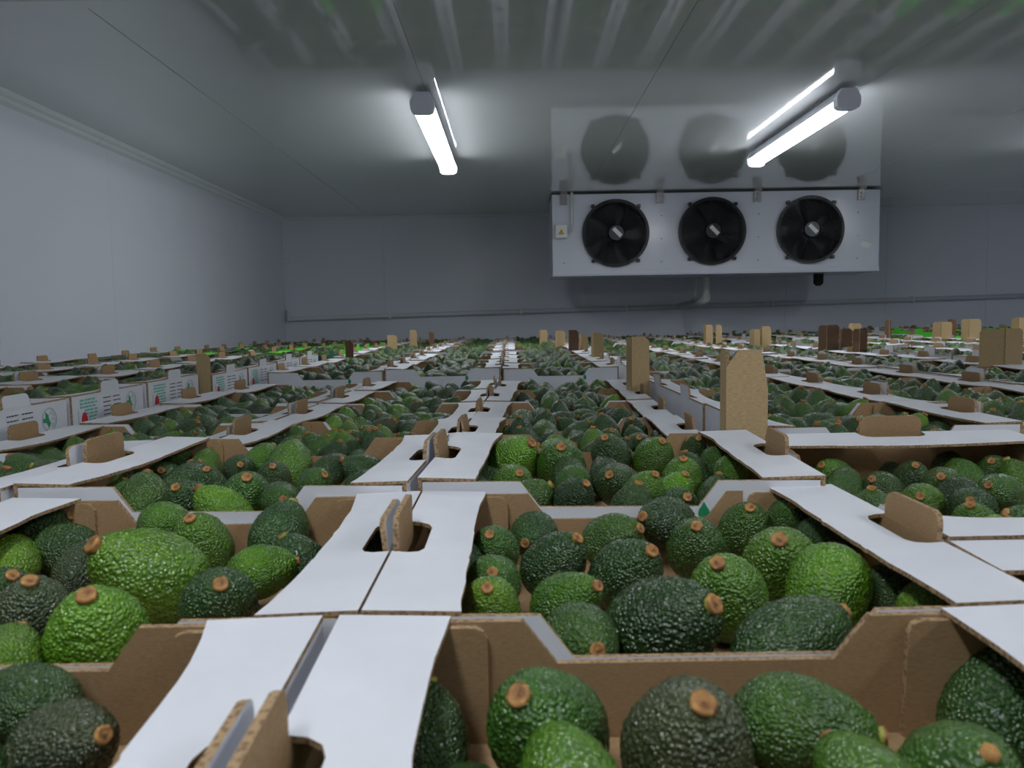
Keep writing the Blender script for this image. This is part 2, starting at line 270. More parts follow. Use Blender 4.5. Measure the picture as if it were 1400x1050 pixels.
def tube(bm, pts, r, seg=12, mi=0, caps=True):
    pts = [Vector(p) for p in pts]; rings = []
    for i, p in enumerate(pts):
        d = (pts[min(i+1, len(pts)-1)] - pts[max(i-1, 0)]).normalized()
        u = d.cross(Vector((0, 0, 1)) if abs(d.z) < .9 else Vector((0, 1, 0))).normalized(); v = d.cross(u)
        rr = r[i] if isinstance(r, (list, tuple)) else r
        rings.append([bm.verts.new(p + rr*(math.cos(2*PI*k/seg)*u + math.sin(2*PI*k/seg)*v)) for k in range(seg)])
    for a, b in zip(rings, rings[1:]):
        for k in range(seg):
            f = bm.faces.new((a[k], a[(k+1) % seg], b[(k+1) % seg], b[k])); f.material_index = mi; f.smooth = True
    if caps:
        for rg in (rings[0], rings[-1]):
            f = bm.faces.new(rg); f.material_index = mi
def disc_ring(bm, c, r0, r1, y0, y1, seg=40, mi=0):
    """a flat washer facing -y between radii r0 and r1, from y0 (front) to y1 (back)"""
    P = []
    for k in range(seg):
        a = 2*PI*k/seg; s, q = math.sin(a), math.cos(a)
        P.append([bm.verts.new((c[0]+r*q, y, c[1]+r*s)) for r, y in ((r0, y0), (r1, y0), (r1, y1), (r0, y1))])
    for k in range(seg):
        A, B = P[k], P[(k+1) % seg]
        for i in range(4):
            f = bm.faces.new((A[i], A[(i+1) % 4], B[(i+1) % 4], B[i])); f.material_index = mi; f.smooth = False
ORD = 'first second third fourth fifth sixth seventh eighth ninth tenth eleventh twelfth thirteenth fourteenth fifteenth sixteenth seventeenth eighteenth nineteenth twentieth'.split()
def ordw(i): return ORD[i] if i < 20 else 'twenty-' + ORD[i-20]

# ---------------------------------------------------------------- room
XL, XR, YF, YB, ZT = -2.254, 5.95, -2.6, 7.71, CZ + 1.05
def struct(name, o): o['kind'] = 'structure'; o.name = name; return o
struct('floor', boxm('floor', (XL-.1, YF-.1, -.1), (XR+.1, YB+.1, 0), FLOORM))
def panelled(name, n0, n1, make, m):
    """a wall or ceiling: an inner core seen in the joints, with separate panels proud of it"""
    core = make(None, name); core['kind'] = 'structure'
    k = 0
    for a, b in zip(n0, n1):
        make((a, b), 'panel', core); k += 1
    return core
joints_x = [XL] + [-1.38 + 1.01*i for i in range(8)] + [XR]
def mk_ceiling(rng, name, parent=None):
    if rng is None: return boxm(name, (XL-.1, YF-.1, ZT+.004), (XR+.1, YB+.1, ZT+.1), JOINT)
    for y0, y1 in ((YF, 2.585), (2.595, YB)):
        o = boxm(name, (rng[0]+(.0028 if abs(rng[0]+1.38) < .01 else .0012), y0, ZT), (rng[1]-.0012, y1, ZT+.006), CEIL, parent)
    return o
panelled('ceiling', joints_x[:-1], joints_x[1:], mk_ceiling, CEIL)
def mk_back(rng, name, parent=None):
    if rng is None: return boxm(name, (XL-.1, YB+.006, 0), (XR+.1, YB+.1, ZT), WALL)
    return boxm(name, (rng[0]+.0012, YB, 0), (rng[1]-.0012, YB+.01, ZT), WALL, parent)
jb = [XL + i*1.0 for i in range(9)] + [XR]
panelled('wall_back', jb[:-1], jb[1:], mk_back, WALL)
def mk_left(rng, name, parent=None):
    if rng is None: return boxm(name, (XL-.1, YF-.1, 0), (XL-.006, YB+.1, ZT), WALL)
    return boxm(name, (XL-.01, rng[0]+.0004, 0), (XL, rng[1]-.0004, ZT), WALL, parent)
jl = [YF] + [-1.6 + 1.0*i for i in range(10)] + [YB]
panelled('wall_left', jl[:-1], jl[1:], mk_left, WALL)
struct('wall_right', boxm('wall_right', (XR, YF-.1, 0), (XR+.1, YB+.1, ZT), WALL))
struct('wall_front', boxm('wall_front', (XL-.1, YF-.1, 0), (XR+.1, YF, ZT), WALL))
# cove trims along the top of the left and back walls, with short joiner pieces
def cove(name, p0, p1, inward, r):
    bm = bmesh.new(); d = Vector(p1)-Vector(p0); i = Vector(inward)
    prof = [(0, 0), (r, 0)] + [(r*(1-math.sin(a)*.72), -r*(1-math.cos(a)*.72)) for a in (.35, .8, 1.2)] + [(0, -r)]
    A = [bm.verts.new(Vector(p0)+i*x+Vector((0, 0, z))) for x, z in prof]; B = [bm.verts.new(v.co+d) for v in A]
    for k in range(len(A)):
        f = bm.faces.new((A[k], A[(k+1) % len(A)], B[(k+1) % len(A)], B[k])); f.smooth = False
    bm.faces.new(A); bm.faces.new(B)
    bmesh.ops.recalc_face_normals(bm, faces=bm.faces)
    o = link_mesh(name, bm_mesh(name, bm, [TRIMW])); o['kind'] = 'structure'; return o
for k, (y0, y1) in enumerate(((YF, 4.3), (4.303, 5.05), (5.053, YB))):
    cove('trim_%d' % (k+1), (XL, y0, ZT), (XL, y1, ZT), (1, 0, 0), .055)
cove('trim_4', (XL, YB, ZT), (XR, YB, ZT), (0, -1, 0), .03)
bm = bmesh.new(); box_bm(bm, (XL, 2.56, ZT-.004), (XR, 2.62, ZT+.001))
struct('trim_5', link_mesh('trim_5', bm_mesh('trim_5', bm, [CEIL])))

# ---------------------------------------------------------------- ceiling lamps
GLOW = bpy.data.materials.new('tube_glow'); GLOW.use_nodes = True
g_n = GLOW.node_tree.nodes; g_n.clear()
g_e = g_n.new('ShaderNodeEmission'); g_o = g_n.new('ShaderNodeOutputMaterial'); GLOW.node_tree.links.new(g_e.outputs[0], g_o.inputs[0])
g_e.inputs[0].default_value = (.90, .94, 1.0, 1); g_e.inputs[1].default_value = LAMP_STRENGTH
HOUS = mat('lamp_housing', (.6, .61, .67), .3); CAPM = mat('lamp_cap', (.82, .82, .90), .3); CLIP = mat('lamp_clip', (.6, .6, .62), .25, .9)
def lamp(x, y0, y1, label):
    t = empty('ceiling_lamp', (x, (y0+y1)/2, ZT)); tag(t, label, 'lamp', 'waterproof tube lamps')
    h = (y1-y0)/2
    def prism(name, prof, a, b, m, par):
        bm = bmesh.new()
        A = [bm.verts.new((px, a, pz)) for px, pz in prof]; B = [bm.verts.new((px, b, pz)) for px, pz in prof]
        for k in range(len(A)):
            f = bm.faces.new((A[k], A[(k+1) % len(A)], B[(k+1) % len(A)], B[k]))
        bm.faces.new(A); bm.faces.new(B); bmesh.ops.recalc_face_normals(bm, faces=bm.faces)
        return link_mesh(name, bm_mesh(name, bm, [m]), par)
    prism('housing', [(-.030, -.016), (.030, -.016), (.050, -.052), (.050, -.066), (-.050, -.066), (-.050, -.052)], -h, h, HOUS, t)
    prism('diffuser', [(-.051, -.0665), (.051, -.0665)] + [(.051*math.cos(a), -.0665-.042*math.sin(a)) for a in [PI*k/10 for k in range(1, 10)]], -h+.035, h-.02, GLOW, t)
    for a, b in ((-h-.012, -h+.034), (h-.019, h+.012)):
        prism('end_cap', [(-.034, -.016), (.034, -.016), (.050, -.045), (.055, -.055)] + [(.055*math.copysign(abs(math.cos(q))**.6, math.cos(q)), -.074-.037*math.sin(q)**.6 if 0 < q < 3.14 else -.074) for q in [PI*k/8 for k in range(0, 9)]] + [(-.055, -.055), (-.050, -.045)], a, b, CAPM, t)
    for s in (-.6, .6):
        bm = bmesh.new(); box_bm(bm, (-.04, s*h-.015, -.021), (.04, s*h+.015, 0), 0, .003)
        link_mesh('mounting_clip', bm_mesh('mounting_clip', bm, [CLIP]), t)
    return t
lamp(-.385, 3.57, 5.04, 'white tube lamp on the ceiling left of the cooling unit')
lamp(1.565, 3.62, 4.96, 'white tube lamp on the ceiling in front of the cooling unit')
lamp(3.52, 3.60, 5.00, 'white tube lamp on the ceiling right of the cooling unit')
for x, w in ((-.385, 'left'), (1.565, 'middle'), (3.52, 'right')):
    lamp(x, -.85, .60, 'white tube lamp overhead, the %s one of the row above the nearest boxes' % w)

# ---------------------------------------------------------------- cooling unit
COOLW = mat('cooler_white', (.66, .68, .76), .22, 0, .6)
N_, L_, b_ = nt(COOLW)
t_ = tex(COOLW, 'ShaderNodeTexNoise', 2.5, Detail=2.0); bump(COOLW, t_.outputs[0], .12, .03)
BLACK = mat('black_plastic', (.012, .012, .014), .35); BLADE = mat('fan_blade', (.014, .012, .011), .42, 0, .35)
STEEL = mat('bracket_steel', (.30, .29, .29), .35, .8); PVC = mat('pipe_white', (.68, .68, .66), .35)
LABW = mat('label_white', (.8, .8, .8), .4); YEL = mat('warning_yellow', (.75, .52, .03), .5); RUBBER = mat('black_foam', (.012, .012, .013), .8)
FX0, FX1, FY, FZ0, FZ1 = .359, 3.092, 6.50, CZ+.372, CZ+1.035
cool = empty('cooling_unit', ((FX0+FX1)/2, FY, FZ0))
tag(cool, 'white three-fan cooling unit hung under the ceiling by the back wall', 'cooler')
def cpart(name, o, parent=None):
    par = parent or cool
    o.parent = par; o.matrix_parent_inverse = Matrix.Translation(cool.location).inverted(); return o
def cmesh(name, bm, mats, parent=None): return cpart(name, link_mesh(name, bm_mesh(name, bm, mats)), parent) if parent is None else sub(name, bm, mats, parent)
def sub(name, bm, mats, parent): return link_mesh(name, bm_mesh(name, bm, mats), parent)
FANS = [(.885, CZ+.709), (1.690, CZ+.713), (2.508, CZ+.712)]; FR = .272
bm = bmesh.new()   # housing: front sheet with three round openings, and the box behind it
segs = 48; xb = [FX0, 1.29, 2.10, FX1]
for (cx, cz), a, b in zip(FANS, xb, xb[1:]):
    ring = []; outer = []
    for k in range(segs):
        q = 2*PI*k/segs; dx, dz = math.cos(q), math.sin(q)
        ring.append(bm.verts.new((cx+FR*.97*dx, FY, cz+FR*.97*dz)))
        s = min((b-cx)/dx if dx > 1e-6 else ((a-cx)/dx if dx < -1e-6 else 1e9), (FZ1-cz)/dz if dz > 1e-6 else ((FZ0-cz)/dz if dz < -1e-6 else 1e9))
        outer.append(bm.verts.new((cx+s*dx, FY, cz+s*dz)))
    for k in range(segs):
        bm.faces.new((ring[k], ring[(k+1) % segs], outer[(k+1) % segs], outer[k]))
    for X in (a, b):
        for Z in (FZ0, FZ1):
            c = bm.verts.new((X, FY, Z)); best = sorted(range(segs), key=lambda k: (outer[k].co-c.co).length)
            i, j = best[0], best[1]
            # nearest vertices on either side of the corner
            i = min((k for k in range(segs) if abs(outer[k].co.x-X) < 1e-5), key=lambda k: abs(outer[k].co.z-Z), default=i)
            j = min((k for k in range(segs) if abs(outer[k].co.z-Z) < 1e-5), key=lambda k: abs(outer[k].co.x-X), default=j)
            if i != j: bm.faces.new((outer[i], c, outer[j]))
y0, y1 = FY, FY+.52
def quad(*p): bm.faces.new([bm.verts.new(q) for q in p])
quad((FX0, y0, FZ0), (FX1, y0, FZ0), (FX1, y1, FZ0), (FX0, y1, FZ0)); quad((FX0, y0, FZ1), (FX1, y0, FZ1), (FX1, y1, FZ1), (FX0, y1, FZ1))
quad((FX0, y0, FZ0), (FX0, y0, FZ1), (FX0, y1, FZ1), (FX0, y1, FZ0)); quad((FX1, y0, FZ0), (FX1, y0, FZ1), (FX1, y1, FZ1), (FX1, y1, FZ0))
quad((FX0, y1, FZ0), (FX1, y1, FZ0), (FX1, y1, FZ1), (FX0, y1, FZ1))
bmesh.ops.recalc_face_normals(bm, faces=bm.faces)
hs = cmesh('housing', bm, [COOLW])
bm = bmesh.new(); box_bm(bm, (FX0-.004, FY-.014, FZ0-.012), (FX1+.004, FY+.51, FZ0-.001), 0, .003)
cmesh('drip_tray', bm, [COOLW])
bm = bmesh.new(); box_bm(bm, (FX0-.002, FY-.006, FZ0), (FX1+.002, FY-.001, FZ0+.030), 0, .002)
cmesh('bottom_lip', bm, [COOLW])
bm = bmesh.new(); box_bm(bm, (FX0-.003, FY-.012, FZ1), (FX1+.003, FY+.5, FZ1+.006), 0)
cmesh('gap_shade_strip', bm, [mat('gap_shade', (.05, .05, .055), .5)])  # near-black strip painting in the shade of the gap below the ceiling
for i, (cx, cz) in enumerate(FANS):
    bm = bmesh.new()
    disc_ring(bm, (cx, cz), FR*.93, FR*1.03, FY-.035, FY+.06, 48)
    back = [bm.verts.new((cx+FR*.96*math.cos(2*PI*k/48), FY+.13, cz+FR*.96*math.sin(2*PI*k/48))) for k in range(48)]
    bm.faces.new(back)
    fan = cmesh('fan', bm, [BLACK])
    for k in range(5):                       # blades, twisted about their own radius
        a0 = 2*PI*k/5 + .5 + i*.9; bm = bmesh.new(); P = []
        for r in np.linspace(.055, FR*.90, 6):
            wdt = .42 + .30*(r/FR); row = []
            for q in np.linspace(-1, 1, 5):
                a = a0 + q*wdt*.62 + .25*(r/FR)
                row.append(bm.verts.new((cx+r*math.cos(a), FY+.05+q*.028*(1-.35*r/FR), cz+r*math.sin(a))))
            P.append(row)
        for A, B in zip(P, P[1:]):
            for j in range(4):
                f = bm.faces.new((A[j], A[j+1], B[j+1], B[j])); f.smooth = True
        sub('fan_blade', bm, [BLADE], fan)
    bm = bmesh.new()                         # wire guard: rings and spokes
    for r in np.linspace(.075, FR*.99, 17):
        n = 36
        tube(bm, [(cx+r*math.cos(2*PI*k/n), FY-.05+.012*(r/FR)**2, cz+r*math.sin(2*PI*k/n)) for k in range(n+1)], .0026, 5, 0, False)
    for k in range(8):
        a = 2*PI*k/8+.39
        tube(bm, [(cx+r*math.cos(a), FY-.048+.012*(r/FR)**2, cz+r*math.sin(a)) for r in (.06, .16, FR*1.02)], .003, 5)
    sub('wire_guard', bm, [BLACK], fan)
    bm = bmesh.new(); tube(bm, [(cx, FY-.06, cz), (cx, FY-.056, cz), (cx, FY+.03, cz)], [.062, .068, .068], 24)
    hub = sub('motor_hub', bm, [BLACK], fan)
    bm = bmesh.new(); box_bm(bm, (-.045, -.001, -.016), (.045, .001, .016), 0)
    lb = sub('hub_label', bm, [LABW], fan)
    lb.matrix_local = Matrix.Translation((cx+.008, FY-.0625, cz+.004)) @ Matrix.Rotation(math.radians(45), 4, 'Y')
    for a in (2.27, 4.02, 5.40, .85):
        bm = bmesh.new(); p = Vector((cx+FR*1.08*math.cos(a), FY-.02, cz+FR*1.08*math.sin(a)))
        box_bm(bm, p-Vector((.014, .016, .014)), p+Vector((.014, .02, .014)), 0, .004)
        sub('guard_clamp', bm, [BLACK], fan)
for bx in (.455, 1.255, 2.065, 2.93):
    bm = bmesh.new()
    box_bm(bm, (bx-.028, FY-.016, FZ1-.085), (bx+.028, FY-.002, ZT-.001), 0, .002)
    box_bm(bm, (bx-.028, FY-.05, ZT-.012), (bx+.028, FY-.002, ZT-.001), 0, .002)
    for z in (FZ1-.06, FZ1-.025): tube(bm, [(bx, FY-.024, z), (bx, FY-.014, z)], .009, 8)
    cmesh('bracket', bm, [STEEL])
bm = bmesh.new(); box_bm(bm, (.378, FY-.05, CZ+.672), (.482, FY-.001, CZ+.788), 0, .012)
jbx = cmesh('junction_box', bm, [LABW])
bm = bmesh.new(); slab(bm, [(.405, FY-.0515, CZ+.705), (.455, FY-.0515, CZ+.705), (.430, FY-.0515, CZ+.750)], (0, 1, 0), .0012, 0, 0, 0)
tri = sub('warning_triangle', bm, [YEL], jbx)
bm = bmesh.new()
slab(bm, [(.434, FY-.0522, CZ+.741), (.425, FY-.0522, CZ+.724), (.431, FY-.0522, CZ+.725), (.427, FY-.0522, CZ+.709), (.437, FY-.0522, CZ+.729), (.431, FY-.0522, CZ+.728)], (0, 1, 0), .0006, 0, 0, 0)
slab(bm, [(.405, FY-.0520, CZ+.705), (.455, FY-.0520, CZ+.705), (.452, FY-.0520, CZ+.708), (.408, FY-.0520, CZ+.708)], (0, 1, 0), .0004, 0, 0, 0)
link_mesh('warning_bolt', bm_mesh('warning_bolt', bm, [INKK]), jbx)
bm = bmesh.new(); tube(bm, [(.522, FY-.02, ZT-.002), (.522, FY-.02, CZ+.80), (.515, FY-.022, CZ+.725), (.484, FY-.025, CZ+.722)], .011, 10)
cmesh('conduit', bm, [PVC])
bm = bmesh.new(); slab(bm, [(2.93, FY-.002, CZ+.590), (2.96, FY-.002, CZ+.607), (3.0, FY-.002, CZ+.603), (3.03, FY-.002, CZ+.585), (3.015, FY-.002, CZ+.556), (2.965, FY-.002, CZ+.560)], (0, 1, 0), .0015, 0, 0, 0)
cmesh('torn_sticker', bm, [LABW])
for bx in (.455, 1.27, 2.08, 2.91):
    for z in (CZ+.47, CZ+.66, CZ+.85):
        if bx < .5 and z > CZ+.5: continue
        bm = bmesh.new(); tube(bm, [(bx, FY-.006, z), (bx, FY, z)], .007, 8); cmesh('screw', bm, [STEEL])
bm = bmesh.new(); tube(bm, [(2.70, 6.78, FZ0-.012), (2.70, 6.78, FZ0-.09), (2.70, 6.78, FZ0-.115)], [.042, .042, .022], 14)
cmesh('insulated_pipe_stub', bm, [RUBBER])
# drain pipe below the unit and the pipe along the back wall
dp = empty('drain_pipe', (1.70, 6.9, CZ+.16)); tag(dp, 'white plastic drain pipe with elbow hanging below the cooling unit', 'pipe')
def dpart(name, pts, r, m=PVC):
    bm = bmesh.new(); tube(bm, [Vector(p)-Vector(dp.location) for p in pts], r, 14); return link_mesh(name, bm_mesh(name, bm, [m]), dp)
dpart('pipe_run', [(1.748, 6.9, FZ0-.018), (1.748, 6.9, CZ+.185)], .030)
dpart('elbow', [(1.748, 6.9, CZ+.20), (1.748, 6.9, CZ+.165), (1.738, 6.94, CZ+.142), (1.71, 7.05, CZ+.132)], [.036, .036, .035, .034])
dpart('pipe_tail', [(1.71, 7.05, CZ+.132), (1.68, 7.62, CZ+.118)], .030)
dpart('hose', [(1.66, 6.9, FZ0-.018), (1.66, 6.95, CZ+.2), (1.665, 7.1, CZ+.16)], .009)
wp = empty('wall_pipe', (2.0, YB, CZ+.08)); tag(wp, 'long grey-white pipe running along the back wall above the boxes', 'pipe')
def wpart(name, pts, r, m=PVC, seg=12):
    bm = bmesh.new(); tube(bm, [Vector(p)-Vector(wp.location) for p in pts], r, seg); return link_mesh(name, bm_mesh(name, bm, [m]), wp)
def pz(x): return CZ + .050 + .0145*(x+2.25)
PIPEM = mat('pipe_grey', (.62, .64, .66), .35)
wpart('pipe_run', [(x, YB-.025, pz(x)) for x in (-2.22, 0, 1.6, XR-.05)], .024, PIPEM)
wpart('end_riser', [(-2.222, YB-.025, pz(-2.22)-.03), (-2.222, YB-.025, pz(-2.22)+.09)], .012, PIPEM)
for x in (-1.2, .1, 1.15, 2.6, 4.0):
    bm = bmesh.new(); q = Vector((x, YB-.025, pz(x)))-Vector(wp.location)
    box_bm(bm, q-Vector((.012, .027, .028)), q+Vector((.012, .024, .028)), 0, .004); link_mesh('pipe_clip', bm_mesh('pipe_clip', bm, [PVC]), wp)
bm = bmesh.new()
for z in (CZ+.60, CZ+.655): box_bm(bm, (-2.252, YB-.05, z), (-2.19, YB-.02, z+.018), 0, .003)
box_bm(bm, (-2.252, YB-.03, CZ+.59), (-2.235, YB-.005, CZ+.69), 0, .003)
hk = link_mesh('wall_bracket', bm_mesh('wall_bracket', bm, [TRIMW])); tag(hk, 'small white bracket on the back wall in the left corner', 'bracket')

# ---------------------------------------------------------------- cardboard boxes
W, D, BH, T = .400, .315, .080, .0042
HW, HD = .041, .022                        # hand hole: half length, depth
FLW = .056                                 # flap width
def flap_bm(s, seed):
    """top flap on the side x = s*W/2, folded in, with the hole its tab left behind"""
    rn = random.Random(seed); sag = rn.uniform(.003, .010); fl = [rn.uniform(.000, .006), rn.uniform(.004, .010)] if seed not in (-1, 9, 19, 29) else [rn.uniform(.000, .003), rn.uniform(.006, .012)]; wob = [rn.uniform(-.0008, .0008) for _ in range(40)]
    us = sorted({-D/2+.002, -D/2+.022, -D/2+.045, -D/2+.062, -.075, -HW-.0006, -HW, -HW+.004, -HW+.012, -.02, .02, HW-.012, HW-.004, HW, HW+.0006, .075, D/2-.062, D/2-.045, D/2-.022, D/2-.002})
    bm = bmesh.new(); top = []; bot = []
    for i, u in enumerate(us):
        a = abs(u); v0 = 0.0
        if a <= HW+1e-6: v0 = HD*(.55 if a > HW-.002 else .86 if a > HW-.008 else 1.0)
        e = max(0, (a-(D/2-.062))/.062); wv = FLW + fl[0 if u < 0 else 1]*e**1.3 + wob[i]
        rt, rb = [], []
        for j in range(5):
            v = v0 + (wv-v0)*j/4
            z = BH - sag*(v/FLW)**1.3*math.cos(PI*u/D)*1.0 - .0015*(v/FLW)
            x = s*(W/2 - v)
            rt.append(bm.verts.new((x, u, z))); rb.append(bm.verts.new((x, u, z-T*.75)))
        top.append(rt); bot.append(rb)
    n = len(us)
    def F(vs, mi):
        f = bm.faces.new(vs); f.material_index = mi; return f
    for i in range(n-1):
        for j in range(4):
            F((top[i][j], top[i][j+1], top[i+1][j+1], top[i+1][j]), 0); F((bot[i][j], bot[i+1][j], bot[i+1][j+1], bot[i][j+1]), 1)
        F((top[i][4], bot[i][4], bot[i+1][4], top[i+1][4]), 2); F((top[i][0], top[i+1][0], bot[i+1][0], bot[i][0]), 2)
    for i in (0, n-1):
        for j in range(4): F((top[i][j], bot[i][j], bot[i][j+1], top[i][j+1]), 2)
    bmesh.ops.recalc_face_normals(bm, faces=bm.faces)
    return bm
def tab_bm(s, seed):
    rn = random.Random(seed+99); h = HD + rn.uniform(-.002, .004); w = HW-.002; r = .009; lean = s*rn.uniform(-.004, .006); z0 = BH-.004; x = s*(W/2-.0004)
    pts = [(-w, z0), (w, z0)]
    for cx, a0 in ((w-r, 0), (-(w-r), PI/2)):
        for q in (0, .5, 1): pts.append((cx+r*math.cos(a0+q*PI/2), BH+h-r+r*math.sin(a0+q*PI/2)))
    bm = bmesh.new(); slab(bm, [(x+lean*max(0, (z-BH)/h), y, z) for y, z in pts], (-s, 0, 0), T)
    return bm
def side_bm(s):
    bm = bmesh.new(); x = s*(W/2-.0004); slab(bm, [(x, -D/2+.001, 0), (x, D/2-.001, 0), (x, D/2-.001, BH-.0008), (x, -D/2+.001, BH-.0008)], (-s, 0, 0), T); return bm
CN, SL, CUT = .103, .019, .030
def end_bm(s, lift=.0):
    y = s*(D/2-.0006); w = W/2-T-.001
    pts = [(-w, 0), (w, 0), (w, BH-.0045), (W/2-CN, BH-.0045), (W/2-CN-SL, BH-CUT), (-(W/2-CN-SL), BH-CUT), (-(W/2-CN), BH-.0045), (-w, BH-.0045)]
    bm = bmesh.new(); slab(bm, [(x, y, z) for x, z in pts], (0, -s, 0), T); return bm
def corner_bm(sx, sy):
    y = sy*(D/2-.0010-T); x0, x1, r = W/2-T-.002, W/2-.083, .007
    pts = [(x0, .004), (x1, .004), (x1, BH-.006-r), (x1+r*.3, BH-.006-r*.3), (x1+r, BH-.006), (x0, BH-.006)]
    bm = bmesh.new(); slab(bm, [(sx*x, y, z) for x, z in pts], (0, -sy, 0), T); return bm
def bottom_bm():
    bm = bmesh.new(); slab(bm, [(-W/2+T, -D/2+T, .0005), (W/2-T, -D/2+T, .0005), (W/2-T, D/2-T, .0005), (-W/2+T, D/2-T, .0005)], (0, 0, 1), T); return bm
def mark_bm(s):                             # little printed drop by the corner of the end wall
    bm = bmesh.new(); y = s*(D/2+.0002); pts = []
    for k in range(12):
        a = 2*PI*k/12; pts.append((W/2-.117+.0055*math.cos(a), y, BH-.037+.008*math.sin(a)+(.004 if k == 3 else 0)))
    slab(bm, pts, (0, -s, 0), .0006, 0, 0, 0); return bm
def print_parts(seed):
    """flat print on the +x side wall: green table with red dome, black small type, round emblem"""
    rn = random.Random(seed); x = W/2+.0004; out = {}
    def P(pts, mi): slab(bm, [(x+dx, y, z) for y, z in pts], (-1, 0, 0), .0005, mi, mi, mi)
    def R(y0, y1, z0, z1, mi): P([(y0, z0), (y1, z0), (y1, z1), (y0, z1)], mi)
    dx = 0; bm = bmesh.new(); ya, yb = -D/2+.030, -D/2+.098
    for k in range(7):
        z = .064-.0075*k
        y = ya+(.018 if k > 2 else 0)
        while y < yb-.006:
            l = rn.uniform(.006, .016); R(y, min(y+l, yb), z, z+.0042, 1); y += l+rn.uniform(.002, .005)
    R(ya-.008, ya-.007, .012, .045, 1)
    out['printed_table'] = bm; bm = bmesh.new(); dx = .0003
    P([(ya+.002+.026*q/8, .018+.023*math.sin(PI*q/8)**.6 if 0 < q < 8 else .018) for q in range(9)], 2)
    out['printed_dome'] = bm; dx = 0
    for c0 in (-.032, .012):
        bm = bmesh.new()
        for k in range(5):
            y = c0
            while y < c0+.030:
                l = rn.uniform(.003, .009); R(y, min(y+l, c0+.032), .062-.0095*k, .0642-.0095*k, 3); y += l+.0022
        out['printed_text', c0] = bm
    bm = bmesh.new(); cy, cz, r = D/2-.062, .042, .024; n = 28
    for k in range(n):
        a, b = 2*PI*k/n, 2*PI*(k+1)/n
        P([(cy+r*math.cos(a), cz+r*math.sin(a)), (cy+r*math.cos(b), cz+r*math.sin(b)), (cy+r*.94*math.cos(b), cz+r*.94*math.sin(b)), (cy+r*.94*math.cos(a), cz+r*.94*math.sin(a))], 4)
    P([(cy-.020, cz+.004), (cy-.012, cz+.004), (cy-.012, cz+.017), (cy-.004, cz+.010), (cy-.001, cz-.001), (cy+.004, cz-.007), (cy-.003, cz-.016), (cy-.009, cz-.005), (cy-.020, cz-.004)], 0)
    for (a, b) in (((-.003, .008), (.006, .015)), ((.006, .015), (.016, .006)), ((.002, -.003), (.012, .003)), ((.012, .003), (.021, -.006)), ((-.003, -.016), (-.012, -.020))):
        P([(cy+a[0], cz+a[1]), (cy+b[0], cz+b[1]), (cy+b[0], cz+b[1]+.0013), (cy+a[0], cz+a[1]+.0013)], 4)
    for k in range(3): R(cy+.006, cy+.018-.002*k, cz-.009-.003*k, cz-.0078-.003*k, 4)
    out['printed_emblem'] = bm
    return [(k if isinstance(k, str) else k[0], bm_mesh(k if isinstance(k, str) else k[0], v, INKS)) for k, v in out.items()]
INKS = [INKG, INKT, INKR, INKK, INKL]
def carton_set(outer, nvar):
    MS = [outer, KRAFT, EDGE]; S = {}
    for s in (-1, 1):
        S['flap', s] = [bm_mesh('top_flap', flap_bm(s, 10*k+s), MS) for k in range(nvar)]
        S['tab', s] = [bm_mesh('hand_tab', tab_bm(s, 7*k+s), MS) for k in range(nvar)]
        S['side', s] = bm_mesh('side_wall', side_bm(s), MS); S['end', s] = bm_mesh('end_wall', end_bm(s), MS)
        for q in (-1, 1): S['corner', s, q] = bm_mesh('corner_flap', corner_bm(s, q), MS)
    S['bottom'] = bm_mesh('bottom_panel', bottom_bm(), MS)
    S['whole'] = []
    for k in range(2):
        bm = bmesh.new()
        for f in (bottom_bm(), side_bm(-1), side_bm(1), end_bm(-1), end_bm(1), flap_bm(-1, 10*k-1), flap_bm(1, 10*k+1), tab_bm(-1, 7*k-1), tab_bm(1, 7*k+1), *[corner_bm(a, b) for a in (-1, 1) for b in (-1, 1)]):
            me = bpy.data.meshes.new('t'); f.to_mesh(me); f.free(); bm.from_mesh(me); bpy.data.meshes.remove(me)
        S['whole'].append(bm_mesh('carton', bm, MS))
    return S
SETS = {'white': carton_set(WHITE, 4), 'green': carton_set(GREENB, 1), 'dark green': carton_set(DGREEN, 1)}
MARK = {s: bm_mesh('printed_mark', mark_bm(s), [INKG]) for s in (-1, 1)}
PRINT = [print_parts(k) for k in range(3)]
R_ = random.Random(11)
def carton(loc, rz, tint, full, printed=False, rx=0.0, tx=0.0):
    S = SETS[tint]; k = R_.randrange(len(S['flap', 1]))
    if not full:
        o = link_mesh('avocado_box', S['whole'][R_.randrange(2)]); o.location = loc; o.rotation_euler = (0, rx, rz); return o
    t = empty('avocado_box', loc, rz); t.rotation_euler = (tx, rx, rz)
    link_mesh('bottom_panel', S['bottom'], t)
    for s in (-1, 1):
        sw = link_mesh('side_wall', S['side', s], t)
        link_mesh('hand_tab', S['tab', s][(k+s) % len(S['tab', s])], sw)
        if printed and s == 1:
            for nm, pm in PRINT[R_.randrange(3)]:
                po = link_mesh(nm, pm, t)
                if 'text' in nm or 'table' in nm: po['kind'] = 'stuff'
        ew = link_mesh('end_wall', S['end', s], t)
        if s == -1: link_mesh('printed_mark', MARK[s], ew)
        link_mesh('top_flap', S['flap', s][(k+s) % len(S['flap', s])], t)
        for q in (-1, 1): link_mesh('corner_flap', S['corner', s, q], t)
    return t

# camera test in world coordinates
CAMI = cam.matrix_world.inverted()
def proj(p):
    v = CAMI @ Vector(p)
    if v.z > -.02: return None
    return 700 + 1050*v.x/-v.z, 525 - 1050*v.y/-v.z
def in_frame(x, y, z, m=30):
    q = proj((x, y, z)); return q is not None and -m < q[0] < 1400+m and -m < q[1] < 1050+m

